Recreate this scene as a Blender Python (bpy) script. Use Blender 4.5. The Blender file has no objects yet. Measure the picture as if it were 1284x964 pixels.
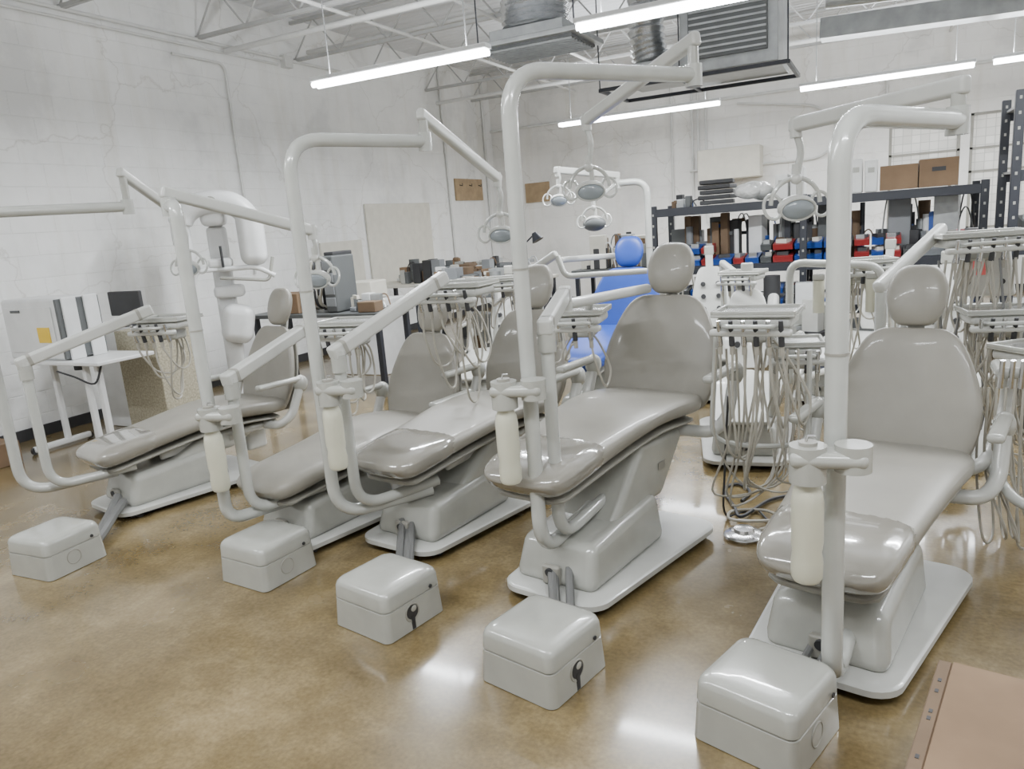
import bpy, bmesh, math, random
from mathutils import Vector, Matrix
V=Vector; rad=math.radians
random.seed(7)

# ---------------------------------------------------------------- materials
def mat(name,col,rough=.5,metal=0,coat=0,noise=None,bump=0,emit=None,estr=0,trans=0,alpha=1,nscale=8):
    m=bpy.data.materials.new(name); m.use_nodes=True
    nt=m.node_tree; b=nt.nodes['Principled BSDF']
    b.inputs['Base Color'].default_value=(*col,1); b.inputs['Roughness'].default_value=rough
    b.inputs['Metallic'].default_value=metal; b.inputs['Coat Weight'].default_value=coat
    b.inputs['Transmission Weight'].default_value=trans
    b.inputs['Alpha'].default_value=alpha
    if emit: b.inputs['Emission Color'].default_value=(*emit,1); b.inputs['Emission Strength'].default_value=estr
    tc=nt.nodes.new('ShaderNodeTexCoord')
    nz=nt.nodes.new('ShaderNodeTexNoise'); nz.inputs['Scale'].default_value=nscale; nz.inputs['Detail'].default_value=6
    nt.links.new(tc.outputs['Object'],nz.inputs['Vector'])
    rp=nt.nodes.new('ShaderNodeValToRGB')
    k=noise if noise is not None else .06
    rp.color_ramp.elements[0].position=.3; rp.color_ramp.elements[1].position=.7
    rp.color_ramp.elements[0].color=(*[c*(1-k) for c in col],1); rp.color_ramp.elements[1].color=(*[min(1,c*(1+k)) for c in col],1)
    nt.links.new(nz.outputs['Fac'],rp.inputs['Fac']); nt.links.new(rp.outputs['Color'],b.inputs['Base Color'])
    if bump:
        bp=nt.nodes.new('ShaderNodeBump'); bp.inputs['Strength'].default_value=bump; bp.inputs['Distance'].default_value=.01
        nt.links.new(nz.outputs['Fac'],bp.inputs['Height']); nt.links.new(bp.outputs['Normal'],b.inputs['Normal'])
    return m
WHITE=mat('white_enamel',(.47,.47,.44),.28,coat=.3)
WHITE2=mat('painted_metal_tube',(.43,.435,.405),.2,coat=.6)
GREYP=mat('grey_plastic_cover',(.36,.36,.325),.22,coat=.6)
SHELL=mat('cushion_shell',(.27,.26,.225),.45)
UPH=mat('beige_vinyl',(.25,.235,.20),.40,coat=.12,noise=.08,nscale=5,bump=.08)
TOE=mat('clear_toe_cover',(.24,.225,.192),.12,coat=1,noise=.06,bump=.25,nscale=7)
BLUE=mat('blue_vinyl',(.015,.055,.30),.4)
DARK=mat('dark_rubber',(.03,.03,.032),.6)
BLACK=mat('black_metal',(.02,.022,.03),.45)
HOSE=mat('hose_grey_tubing',(.33,.31,.26),.4)
UHOSE=mat('utility_hose_grey',(.13,.13,.125),.5)
CHROME=mat('brushed_steel',(.6,.6,.6),.22,metal=1)
FOIL=mat('foil_duct_metal',(.55,.56,.57),.25,metal=.9,bump=1.2,nscale=14)
GALV=mat('galvanized_sheet',(.34,.35,.35),.4,metal=.6,noise=.15)
CARD=mat('cardboard',(.19,.122,.070),.85,noise=.16,nscale=4)
CARD2=mat('cardboard_dark',(.14,.092,.055),.85,noise=.12)
WOODB=mat('pine_board',(.33,.235,.135),.6,noise=.2)
BOTTLE=mat('translucent_bottle',(.54,.53,.42),.35,coat=.3)
LENS=mat('lamp_lens',(.22,.25,.27),.05,coat=1)
BINB=mat('blue_bin',(.02,.07,.30),.4); BINR=mat('red_bin',(.30,.03,.03),.4); BING=mat('grey_bin',(.2,.21,.22),.5)
YEL=mat('yellow_label',(.75,.5,.03),.5); PINK=mat('pink_tag',(.8,.15,.15),.6)
FOAM=mat('beige_foam',(.33,.30,.22),.9,noise=.35,nscale=60)
PAPER=mat('off_white_board',(.60,.575,.50),.6)
PRINT=mat('white_plastic',(.66,.665,.66),.35)
PIPE=mat('painted_pipe',(.64,.64,.62),.5)
JOIST=mat('painted_joist_steel',(.42,.42,.41),.5)
TUBE=mat('fluorescent_tube',(1,1,1),.5,emit=(.93,.97,1),estr=22)
TANK=mat('dark_grey_plastic',(.09,.095,.095),.5)
BAG=mat('clear_plastic_bag',(.6,.6,.58),.15,coat=.6,bump=2,nscale=20)

def wallmat(name,axis,col):
    m=bpy.data.materials.new(name); m.use_nodes=True; nt=m.node_tree; b=nt.nodes['Principled BSDF']; L=nt.links.new
    geo=nt.nodes.new('ShaderNodeNewGeometry'); sep=nt.nodes.new('ShaderNodeSeparateXYZ'); L(geo.outputs['Position'],sep.inputs[0])
    cmb=nt.nodes.new('ShaderNodeCombineXYZ'); L(sep.outputs[axis],cmb.inputs[0]); L(sep.outputs['Z'],cmb.inputs[1])
    br=nt.nodes.new('ShaderNodeTexBrick'); br.inputs['Scale'].default_value=1; br.inputs['Brick Width'].default_value=.4; br.inputs['Row Height'].default_value=.2
    br.inputs['Mortar Size'].default_value=.006; br.inputs['Mortar Smooth'].default_value=1; L(cmb.outputs[0],br.inputs['Vector'])
    nz=nt.nodes.new('ShaderNodeTexNoise'); nz.inputs['Scale'].default_value=1.1; nz.inputs['Detail'].default_value=10; nz.inputs['Roughness'].default_value=.62; L(geo.outputs['Position'],nz.inputs['Vector'])
    rp=nt.nodes.new('ShaderNodeValToRGB'); e=rp.color_ramp.elements; e[0].position=.36; e[1].position=.64
    e[0].color=(*[c*.84 for c in col],1); e[1].color=(*[min(1,c*1.05) for c in col],1)
    k=e.new(.45); k.color=(*[c*.96 for c in col],1)
    L(nz.outputs['Fac'],rp.inputs['Fac'])
    mp=nt.nodes.new('ShaderNodeMapping'); mp.inputs['Scale'].default_value=(3,3,.35); L(geo.outputs['Position'],mp.inputs[0])
    n4=nt.nodes.new('ShaderNodeTexNoise'); n4.inputs['Scale'].default_value=1.5; n4.inputs['Detail'].default_value=8; L(mp.outputs[0],n4.inputs['Vector'])
    r4=nt.nodes.new('ShaderNodeValToRGB'); r4.color_ramp.elements[0].position=.30; r4.color_ramp.elements[0].color=(.92,.91,.88,1); r4.color_ramp.elements[1].position=.48; r4.color_ramp.elements[1].color=(1,1,1,1); L(n4.outputs['Fac'],r4.inputs['Fac'])
    mm=nt.nodes.new('ShaderNodeMix'); mm.data_type='RGBA'; mm.blend_type='MULTIPLY'; mm.inputs[0].default_value=1; L(rp.outputs['Color'],mm.inputs[6]); L(r4.outputs['Color'],mm.inputs[7])
    vo=nt.nodes.new('ShaderNodeTexVoronoi'); vo.feature='DISTANCE_TO_EDGE'; vo.inputs['Scale'].default_value=.55
    nd=nt.nodes.new('ShaderNodeTexNoise'); nd.inputs['Scale'].default_value=3; nd.inputs['Detail'].default_value=6; L(geo.outputs['Position'],nd.inputs['Vector'])
    ad=nt.nodes.new('ShaderNodeVectorMath'); ad.operation='MULTIPLY_ADD'; L(nd.outputs['Color'],ad.inputs[0]); ad.inputs[1].default_value=(.5,.5,.5); L(geo.outputs['Position'],ad.inputs[2]); L(ad.outputs[0],vo.inputs['Vector'])
    rc=nt.nodes.new('ShaderNodeValToRGB'); rc.color_ramp.elements[0].position=0; rc.color_ramp.elements[0].color=(.72,.70,.67,1); rc.color_ramp.elements[1].position=.006; rc.color_ramp.elements[1].color=(1,1,1,1); L(vo.outputs['Distance'],rc.inputs['Fac'])
    m2=nt.nodes.new('ShaderNodeMix'); m2.data_type='RGBA'; m2.blend_type='MULTIPLY'; m2.inputs[0].default_value=.7; L(mm.outputs[2],m2.inputs[6]); L(rc.outputs['Color'],m2.inputs[7]); L(m2.outputs[2],b.inputs['Base Color'])
    b.inputs['Roughness'].default_value=.5
    n2=nt.nodes.new('ShaderNodeTexNoise'); n2.inputs['Scale'].default_value=9; n2.inputs['Detail'].default_value=6; L(geo.outputs['Position'],n2.inputs['Vector'])
    mx=nt.nodes.new('ShaderNodeMath'); mx.operation='MULTIPLY_ADD'; L(br.outputs['Fac'],mx.inputs[0]); mx.inputs[1].default_value=-.6; L(n2.outputs['Fac'],mx.inputs[2])
    bp=nt.nodes.new('ShaderNodeBump'); bp.inputs['Strength'].default_value=.45; bp.inputs['Distance'].default_value=.015; L(mx.outputs[0],bp.inputs['Height']); L(bp.outputs[0],b.inputs['Normal'])
    return m
WALLX=wallmat('painted_block_wall_side','Y',(.81,.81,.795)); WALLY=wallmat('painted_block_wall_back','X',(.80,.785,.755))

def floormat():
    m=bpy.data.materials.new('polished_stained_concrete'); m.use_nodes=True; nt=m.node_tree; b=nt.nodes['Principled BSDF']; L=nt.links.new
    geo=nt.nodes.new('ShaderNodeNewGeometry')
    n1=nt.nodes.new('ShaderNodeTexNoise'); n1.inputs['Scale'].default_value=2.2; n1.inputs['Detail'].default_value=12; n1.inputs['Roughness'].default_value=.68
    L(geo.outputs['Position'],n1.inputs['Vector'])
    rp=nt.nodes.new('ShaderNodeValToRGB'); e=rp.color_ramp.elements
    e[0].position=.32; e[0].color=(.098,.067,.027,1); e[1].position=.68; e[1].color=(.25,.188,.096,1)
    k=e.new(.5); k.color=(.152,.110,.048,1)
    L(n1.outputs['Fac'],rp.inputs['Fac'])
    n2=nt.nodes.new('ShaderNodeTexNoise'); n2.inputs['Scale'].default_value=60; n2.inputs['Detail'].default_value=4; L(geo.outputs['Position'],n2.inputs['Vector'])
    mx=nt.nodes.new('ShaderNodeMix'); mx.data_type='RGBA'; mx.blend_type='OVERLAY'; mx.inputs[0].default_value=.4
    L(rp.outputs['Color'],mx.inputs[6]); L(n2.outputs['Fac'],mx.inputs[7]); L(mx.outputs[2],b.inputs['Base Color'])
    n3=nt.nodes.new('ShaderNodeTexNoise'); n3.inputs['Scale'].default_value=3; n3.inputs['Detail'].default_value=6; L(geo.outputs['Position'],n3.inputs['Vector'])
    mr=nt.nodes.new('ShaderNodeMapRange'); mr.inputs[3].default_value=.14; mr.inputs[4].default_value=.34; L(n3.outputs['Fac'],mr.inputs[0]); L(mr.outputs[0],b.inputs['Roughness'])
    bp=nt.nodes.new('ShaderNodeBump'); bp.inputs['Strength'].default_value=.07; bp.inputs['Distance'].default_value=.01; L(n3.outputs['Fac'],bp.inputs['Height']); L(bp.outputs[0],b.inputs['Normal'])
    b.inputs['Coat Weight'].default_value=.3; b.inputs['Coat Roughness'].default_value=.08
    return m
FLOOR=floormat()
def ceilmat():
    m=bpy.data.materials.new('corrugated_deck'); m.use_nodes=True; nt=m.node_tree; b=nt.nodes['Principled BSDF']; L=nt.links.new
    geo=nt.nodes.new('ShaderNodeNewGeometry'); w=nt.nodes.new('ShaderNodeTexWave'); w.bands_direction='Y'; w.inputs['Scale'].default_value=2.1; L(geo.outputs['Position'],w.inputs['Vector'])
    bp=nt.nodes.new('ShaderNodeBump'); bp.inputs['Strength'].default_value=.6; bp.inputs['Distance'].default_value=.04; L(w.outputs['Fac'],bp.inputs['Height']); L(bp.outputs[0],b.inputs['Normal'])
    b.inputs['Base Color'].default_value=(.70,.71,.73,1); b.inputs['Roughness'].default_value=.6
    return m
CEIL=ceilmat()
def glassmat():
    m=bpy.data.materials.new('frosted_wire_glass'); m.use_nodes=True; nt=m.node_tree; L=nt.links.new
    nt.nodes.remove(nt.nodes['Principled BSDF']); out=nt.nodes['Material Output']
    t=nt.nodes.new('ShaderNodeBsdfTranslucent'); g=nt.nodes.new('ShaderNodeBsdfDiffuse'); s=nt.nodes.new('ShaderNodeMixShader'); s.inputs[0].default_value=.4
    geo=nt.nodes.new('ShaderNodeNewGeometry'); sep=nt.nodes.new('ShaderNodeSeparateXYZ'); L(geo.outputs['Position'],sep.inputs[0])
    c=nt.nodes.new('ShaderNodeCombineXYZ'); L(sep.outputs['X'],c.inputs[0]); L(sep.outputs['Z'],c.inputs[1])
    br=nt.nodes.new('ShaderNodeTexBrick'); br.offset=0; br.inputs['Scale'].default_value=1; br.inputs['Brick Width'].default_value=.12; br.inputs['Row Height'].default_value=.12; br.inputs['Mortar Size'].default_value=.005
    br.inputs['Color1'].default_value=(.82,.81,.78,1); br.inputs['Color2'].default_value=(.70,.69,.66,1); br.inputs['Mortar'].default_value=(.55,.55,.53,1)
    L(c.outputs[0],br.inputs['Vector']); L(br.outputs['Color'],t.inputs['Color']); L(br.outputs['Color'],g.inputs['Color'])
    L(t.outputs[0],s.inputs[1]); L(g.outputs[0],s.inputs[2]); L(s.outputs[0],out.inputs[0])
    return m
GLASS=glassmat()

# ---------------------------------------------------------------- mesh builder
def fillet(pts,r,n=6):
    pts=[V(p) for p in pts]; out=[pts[0]]
    for i in range(1,len(pts)-1):
        a,b,c=pts[i-1],pts[i],pts[i+1]
        d=min(r,(b-a).length*.48,(c-b).length*.48)
        p0=b+(a-b).normalized()*d; p1=b+(c-b).normalized()*d
        for k in range(n+1):
            t=k/n; out.append(p0*(1-t)**2+b*2*t*(1-t)+p1*t*t)
    out.append(pts[-1]); return out
def smoothpts(pts,n=6):
    pts=[V(p) for p in pts]; P=[pts[0]*2-pts[1]]+pts+[pts[-1]*2-pts[-2]]; out=[]
    for i in range(1,len(P)-2):
        for k in range(n):
            t=k/n; a,b,c,d=P[i-1],P[i],P[i+1],P[i+2]
            out.append(.5*((2*b)+(c-a)*t+(2*a-5*b+4*c-d)*t*t+(3*b-3*c+d-a)*t**3))
    out.append(pts[-1]); return out
class MB:
    def __init__(s,M=None): s.v=[];s.f=[];s.m=[];s.mats=[];s.M=M or Matrix.Identity(4)
    def add(s,vs,fs,mt,M=None):
        if mt not in s.mats: s.mats.append(mt)
        k=s.mats.index(mt); o=len(s.v); T=s.M@M if M is not None else s.M
        s.v+= [T@V(v) for v in vs]; s.f+=[tuple(o+i for i in f) for f in fs]; s.m+=[k]*len(fs)
    def box(s,c,d,mt,rz=0,bev=0,seg=3,M=None,taper=None):
        bm=bmesh.new(); bmesh.ops.create_cube(bm,size=1)
        for v in bm.verts:
            if taper and v.co.z>0: v.co.x*=taper[0]; v.co.y*=taper[1]
            v.co.x*=d[0]; v.co.y*=d[1]; v.co.z*=d[2]
        if bev: bmesh.ops.bevel(bm,geom=bm.edges[:],offset=min(bev,min(d)*.49),segments=seg,profile=.5,affect='EDGES')
        T=Matrix.Translation(V(c))@Matrix.Rotation(rz,4,'Z')
        if M is not None: T=T@M
        bm.verts.index_update(); s.add([v.co.copy() for v in bm.verts],[[v.index for v in f.verts] for f in bm.faces],mt,T); bm.free()
    def hull(s,bot,top,mt,bev=0,seg=3):
        bm=bmesh.new(); vs=[bm.verts.new(V(p)) for p in list(bot)+list(top)]
        for f in [(3,2,1,0),(4,5,6,7),(0,1,5,4),(1,2,6,5),(2,3,7,6),(3,0,4,7)]: bm.faces.new([vs[i] for i in f])
        if bev: bmesh.ops.bevel(bm,geom=bm.edges[:],offset=bev,segments=seg,profile=.5,affect='EDGES')
        bm.verts.index_update(); s.add([v.co.copy() for v in bm.verts],[[v.index for v in f.verts] for f in bm.faces],mt); bm.free()
    def beam(s,p0,p1,w,h,mt,bev=.015,ext=0,seg=3):
        p0=V(p0);p1=V(p1); d=p1-p0; L=d.length+2*ext; x=d.normalized(); y=V((0,0,1)).cross(x)
        if y.length<1e-4: y=V((0,1,0))
        y.normalize(); z=x.cross(y)
        R=Matrix((x,y,z)).transposed().to_4x4()
        bm=bmesh.new(); bmesh.ops.create_cube(bm,size=1)
        for v in bm.verts: v.co.x*=L; v.co.y*=w; v.co.z*=h
        bmesh.ops.bevel(bm,geom=bm.edges[:],offset=min(bev,w*.48,h*.48),segments=seg,profile=.5,affect='EDGES')
        bm.verts.index_update(); s.add([v.co.copy() for v in bm.verts],[[v.index for v in f.verts] for f in bm.faces],mt,Matrix.Translation((p0+p1)/2)@R); bm.free()
    def tube(s,pts,r,mt,n=12,cap=True):
        pts=[V(p) for p in pts]; N=len(pts); rs=r if isinstance(r,(list,tuple)) else [r]*N
        t0=(pts[1]-pts[0]).normalized(); u=t0.orthogonal().normalized(); vs=[];fs=[]; pt=t0
        for i,p in enumerate(pts):
            t=(pts[min(i+1,N-1)]-pts[max(i-1,0)]).normalized()
            q=pt.rotation_difference(t); u=q@u; u=(u-t*u.dot(t)).normalized(); w=t.cross(u); pt=t
            for k in range(n):
                a=2*math.pi*k/n; vs.append(p+(u*math.cos(a)+w*math.sin(a))*rs[i])
        for i in range(N-1):
            for k in range(n):
                a=i*n+k;b=i*n+(k+1)%n; fs.append((a,b,b+n,a+n))
        if cap: fs.append(tuple(range(n))[::-1]); fs.append(tuple((N-1)*n+k for k in range(n)))
        s.add(vs,fs,mt)
    def cyl(s,p0,p1,r,mt,n=20,r2=None): s.tube([p0,p1],[r,r if r2 is None else r2],mt,n)
    def lathe(s,prof,mt,c=(0,0,0),n=24,M=None):
        vs=[];fs=[]
        for (r,z) in prof:
            for k in range(n):
                a=2*math.pi*k/n; vs.append((r*math.cos(a),r*math.sin(a),z))
        for i in range(len(prof)-1):
            for k in range(n):
                a=i*n+k;b=i*n+(k+1)%n; fs.append((a,b,b+n,a+n))
        fs.append(tuple(range(n))[::-1]); fs.append(tuple((len(prof)-1)*n+k for k in range(n)))
        T=Matrix.Translation(V(c))
        if M is not None: T=T@M
        s.add(vs,fs,mt,T)
    def ell(s,c,r,mt,M=None,n=20,m=12):
        prof=[(max(.001,math.sin(math.pi*i/m)),-math.cos(math.pi*i/m)) for i in range(m+1)]
        T=Matrix.Translation(V(c))
        if M is not None: T=T@M
        T=T@Matrix.Diagonal((r[0],r[1],r[2],1))
        s.lathe(prof,mt,n=n,M=T)
    def torus(s,c,R,r,mt,M=None,n=28,sc=(1,1),a0=0,a1=2*math.pi):
        T=Matrix.Translation(V(c))
        if M is not None: T=T@M
        pts=[T@V((R*sc[0]*math.cos(a0+(a1-a0)*i/n),R*sc[1]*math.sin(a0+(a1-a0)*i/n),0)) for i in range(n+1)]
        s.tube(pts,r,mt,8)
    def pad(s,path,W,T,mt,n=28,ex=.55,dome=0):
        vs=[];fs=[];N=len(path)
        for i,(y,z) in enumerate(path):
            a=path[max(0,i-1)];b=path[min(N-1,i+1)]; t=V((0,b[0]-a[0],b[1]-a[1])).normalized(); nrm=V((1,0,0)).cross(t)
            for k in range(n):
                an=2*math.pi*k/n; cx=math.cos(an);sx=math.sin(an)
                X=math.copysign(abs(cx)**ex,cx)*W[i]/2; Z=math.copysign(abs(sx)**ex,sx)*T[i]/2
                vs.append(V((X,y,z))+nrm*(Z+ (dome*(X/(W[i]/2+1e-6))**2 if dome else 0)))
        for i in range(N-1):
            for k in range(n):
                a=i*n+k;b=i*n+(k+1)%n; fs.append((a,b,b+n,a+n))
        fs.append(tuple(range(n))[::-1]); fs.append(tuple((N-1)*n+k for k in range(n)))
        s.add(vs,fs,mt)
    def obj(s,name,parent=None,sub=0,sharp=40,wn=True,origin=None):
        me=bpy.data.meshes.new(name)
        if origin is None and parent is None and s.v:
            xs=[v.x for v in s.v];ys=[v.y for v in s.v];zs=[v.z for v in s.v]; origin=((min(xs)+max(xs))/2,(min(ys)+max(ys))/2,min(zs))
        o0=V(origin) if origin is not None else V((0,0,0))
        me.from_pydata([v-o0 for v in s.v],[],s.f)
        for m in s.mats: me.materials.append(m)
        me.polygons.foreach_set('material_index',s.m); me.polygons.foreach_set('use_smooth',[True]*len(s.f))
        bm=bmesh.new(); bm.from_mesh(me); bmesh.ops.recalc_face_normals(bm,faces=bm.faces[:]); bm.to_mesh(me); bm.free()
        me.set_sharp_from_angle(angle=rad(sharp)); me.update()
        ob=bpy.data.objects.new(name,me); bpy.context.collection.objects.link(ob); ob.location=o0
        if sub: md=ob.modifiers.new('s','SUBSURF'); md.levels=sub; md.render_levels=sub
        elif wn: md=ob.modifiers.new('w','WEIGHTED_NORMAL'); md.keep_sharp=True
        if parent: ob.parent=parent; ob.matrix_parent_inverse=parent.matrix_world.inverted()
        return ob
def empty(name,loc,rz=0):
    e=bpy.data.objects.new(name,None); bpy.context.collection.objects.link(e); e.location=loc; e.rotation_euler=(0,0,rz)
    e.empty_display_size=.1
    e.matrix_world=Matrix.Translation(V(loc))@Matrix.Rotation(rz,4,'Z'); return e

# ---------------------------------------------------------------- room
X0,X1,Y0,Y1,ZC=-6.8,2.7,-2.2,13.3,4.3
def slab(name,c,d,mt):
    b=MB(); b.box((0,0,0),d,mt); b.v=[v+V(c) for v in b.v]; return b.obj(name,wn=False,origin=c)
slab('floor',((X0+X1)/2,(Y0+Y1)/2,-.05),(X1-X0+.4,Y1-Y0+.4,.1),FLOOR)
slab('ceiling',((X0+X1)/2,(Y0+Y1)/2,ZC+.05),(X1-X0+.4,Y1-Y0+.4,.1),CEIL)
slab('wall_left',(X0-.1,(Y0+Y1)/2,ZC/2),(.2,Y1-Y0+.4,ZC),WALLX)
slab('wall_right',(X1+.1,(Y0+Y1)/2,ZC/2),(.2,Y1-Y0+.4,ZC),WALLX)
slab('wall_front',((X0+X1)/2,Y0-.1,ZC/2),(X1-X0,.2,ZC),WALLY)
wb=MB(); wz0,wz1=.95,2.62
wins=[(.05,1.0),(1.12,2.07)]
xs=[X0]+[a for w in wins for a in w]+[X1]
wb.box(((X0+X1)/2,Y1+.1,wz0/2),(X1-X0,.2,wz0),WALLY); wb.box(((X0+X1)/2,Y1+.1,(wz1+ZC)/2),(X1-X0,.2,ZC-wz1),WALLY)
for a,b in ((xs[0],xs[1]),(xs[2],xs[3]),(xs[4],xs[5])): wb.box(((a+b)/2,Y1+.1,(wz0+wz1)/2),(b-a,.2,wz1-wz0),WALLY)
wb.obj('wall_back',wn=False)
for i,(a,b) in enumerate(wins):
    g=MB(); g.box(((a+b)/2,Y1+.06,(wz0+wz1)/2),(b-a,.02,wz1-wz0),GLASS)
    for x in (a+.02,b-.02): g.box((x,Y1+.03,(wz0+wz1)/2),(.04,.05,wz1-wz0),SHELL)
    for z in (wz0+.02,(wz0+wz1)/2,wz1-.5,wz1-.02): g.box(((a+b)/2,Y1+.03,z),(b-a,.05,.03),SHELL)
    g.obj('window_%d'%(i+1),wn=False)
bl=MB(); bl.box((X0+.01,(Y0+Y1)/2,.05),(.02,Y1-Y0,.1),DARK); bl.obj('baseboard_left',wn=False)
bl=MB(); bl.box(((X0+X1)/2,Y1-.01,.05),(X1-X0,.02,.1),DARK); bl.obj('baseboard_back',wn=False)
j=MB()
for y in [0.2+1.55*i for i in range(9)]:
    for z in (ZC-.06,ZC-.5): j.beam((X0,y,z),(X1,y,z),.05,.04,JOIST,bev=.004,seg=1)
    n=26
    for k in range(n):
        xa=X0+(X1-X0)*k/n; xb=X0+(X1-X0)*(k+1)/n
        j.tube([(xa,y,ZC-.06 if k%2 else ZC-.5),(xb,y,ZC-.5 if k%2 else ZC-.06)],.011,JOIST,5)
j.obj('ceiling_joists',wn=False)
c=MB()
c.tube([(X0+.03,-2,3.78),(X0+.03,9,3.78)],.02,PIPE,8)
c.tube([(X0+.03,-2,3.70),(X0+.03,7.6,3.70)],.015,PIPE,8)
c.tube(fillet([(X0+.03,6.0,3.58),(X0+.03,6.72,3.58),(X0+.03,6.72,1.2)],.12),.016,PIPE,8)
c.tube([(X0+.03,11.45,4.2),(X0+.03,11.5,1.0)],.02,PIPE,8)
c.tube([(X0+.03,12.95,4.2),(X0+.03,12.95,1.0)],.03,PIPE,8)
c.box((X0+.04,7.75,3.75),(.08,.14,.14),PIPE)
c.obj('wall_conduit_left')
c=MB()
for x in (-2.95,-2.85,-2.72,-3.3): c.tube([(x,Y1-.04,4.2),(x,Y1-.04,1.3)],.02,PIPE,8)
c.tube(fillet([(-2.2,Y1-.05,3.2),(-.9,Y1-.05,3.0),(-.6,Y1-.05,2.5),(-.9,Y1-.05,2.2),(-3,Y1-.05,2.2)],.3),.02,PIPE,8)
c.tube([(X0,Y1-.04,3.3),(X1,Y1-.04,3.3)],.025,PIPE,8)
c.tube([(0,Y1-.04,3.3),(0,Y1-.04,2.65)],.02,PIPE,8)
c.box((-2.3,Y1-.2,2.25),(1.0,.4,.5),PAPER,bev=.02)
c.obj('wall_conduit_back')

# ---------------------------------------------------------------- fluorescent lights
def fluor(x0,x1,y,z,power):
    e=empty('fluorescent_light',((x0+x1)/2,y,z))
    b=MB(); b.box(((x0+x1)/2,y,z+.05),(x1-x0,.11,.04),PRINT,bev=.01)
    b.obj('fixture_housing',e)
    t=MB()
    for dy in (-.035,.035): t.cyl((x0+.02,y+dy,z+.005),(x1-.02,y+dy,z+.005),.024,TUBE,8)
    t.obj('tubes',e)
    w=MB()
    for x in (x0+.2,x1-.2): w.tube([(x,y,z+.07),(x,y,ZC)],.005,GALV,5)
    w.obj('hanger_rods',e)
    for nm,dz,ry,en in (('lamp_down',-.025,0,power),('lamp_up',.08,math.pi,power*.42)):
        ld=bpy.data.lights.new(nm,'AREA'); ld.shape='RECTANGLE'; ld.size=x1-x0; ld.size_y=.1; ld.energy=en; ld.color=(.93,.965,1)
        lo=bpy.data.objects.new(nm,ld); bpy.context.collection.objects.link(lo); lo.location=((x0+x1)/2,y,z+dz); lo.rotation_euler=(ry,0,0)
        lo.parent=e; lo.matrix_parent_inverse=e.matrix_world.inverted()
for (a,b_,y,z) in [(-4.65,-2.85,5.65,2.9),(-2.05,-.2,5.5,2.9),(-4.3,-1.97,10.6,2.9),(-.98,.9,10.4,2.9),(1.05,2.5,10.4,2.9),
                 (-5.6,-3.8,.9,2.9),(-2.9,-1.1,.9,2.9),(-.2,1.6,.9,2.9),(.6,2.3,5.5,2.9)]:
    fluor(a,b_,y,z,118 if y>4 else 68)

# ---------------------------------------------------------------- dental chair
def lamp_head(b,p,rz,s=1.0):
    M=Matrix.Translation(V(p))@Matrix.Rotation(rz,4,'Z')
    o=b.M; b.M=M@Matrix.Scale(s,4)
    Rx=Matrix.Rotation(rad(20),4,'X')
    b.ell((0,0,-.12),(.115,.05,.075),WHITE,Rx)
    b.ell((0,-.03,-.135),(.098,.032,.06),LENS,Rx)
    b.torus((0,-.035,-.135),.105,.008,WHITE2,Matrix.Rotation(rad(108),4,'X'),sc=(1,.62))
    for sx in (-1,1):
        b.torus((sx*.145,-.01,-.11),.055,.010,WHITE2,Matrix.Rotation(rad(75),4,'X'),sc=(1,1.35))
    b.torus((0,.01,-.10),.15,.014,WHITE2,Matrix.Rotation(rad(90),4,'X'),a0=0,a1=math.pi,n=16)
    b.cyl((0,0,.05),(0,0,.13),.024,WHITE); b.ell((0,0,.045),(.034,.034,.034),WHITE)
    b.box((.02,.0,-.02),(.035,.03,.1),WHITE,bev=.01)
    b.M=o
def tray_unit(e,p,rz,drop=.5,n=5,w=.34,seed=0,name='delivery_head'):
    R=random.Random(seed); M=Matrix.Translation(V(p))@Matrix.Rotation(rz,4,'Z')
    b=MB(M)
    b.box((0,0,0),(w*.92,.22,.05),WHITE,bev=.02); b.box((0,.0,.030),(w*1.04,.25,.012),GREYP,bev=.005)
    b.box((0,0,.037),(w*.9,.19,.006),CHROME,bev=.002)
    for sx in (-1,1): b.box((sx*w*.50,0,.042),(.014,.24,.02),GREYP,bev=.005)
    for sy in (-1,1): b.box((0,sy*.115,.042),(w*1.0,.014,.02),GREYP,bev=.005)
    b.box((0,-.15,-.035),(w,.05,.03),WHITE,bev=.012)
    b.tube(fillet([(-w*.3,-.11,-.01),(-w*.3,-.21,0),(w*.3,-.21,0),(w*.3,-.11,-.01)],.03),.009,WHITE2,8)
    b.box((0,.02,-.06),(.14,.12,.08),GREYP,bev=.02)
    for i in range(n):
        x=(i-(n-1)/2)*w*.9/n; b.cyl((x,-.175,.02),(x,-.15,-.09),.009,DARK if i%2 else CHROME,10,.013); b.cyl((x,-.148,-.09),(x,-.146,-.13),.011,HOSE,8)
    b.obj(name,e)
    h=MB(M)
    for i in range(n):
        x=(i-(n-1)/2)*w*.9/n; d=drop*(.6+.6*R.random()); s1=R.uniform(-.08,.08); s2=s1+R.uniform(-.07,.07)
        h.tube(smoothpts([(x,-.146,-.12),(x+s1*.3,-.15,-d*.55),(x*.9+s1,-.10,-d*.93),(x*.7+(s1+s2)/2,-.0,-d),(x*.5+s2,.06,-d*.78),(x*.4+s2*.4,.08,-d*.4),(x*.3,.05,-.08)],5),.006,HOSE,6)
    h.obj('instrument_hoses',e)

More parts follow.
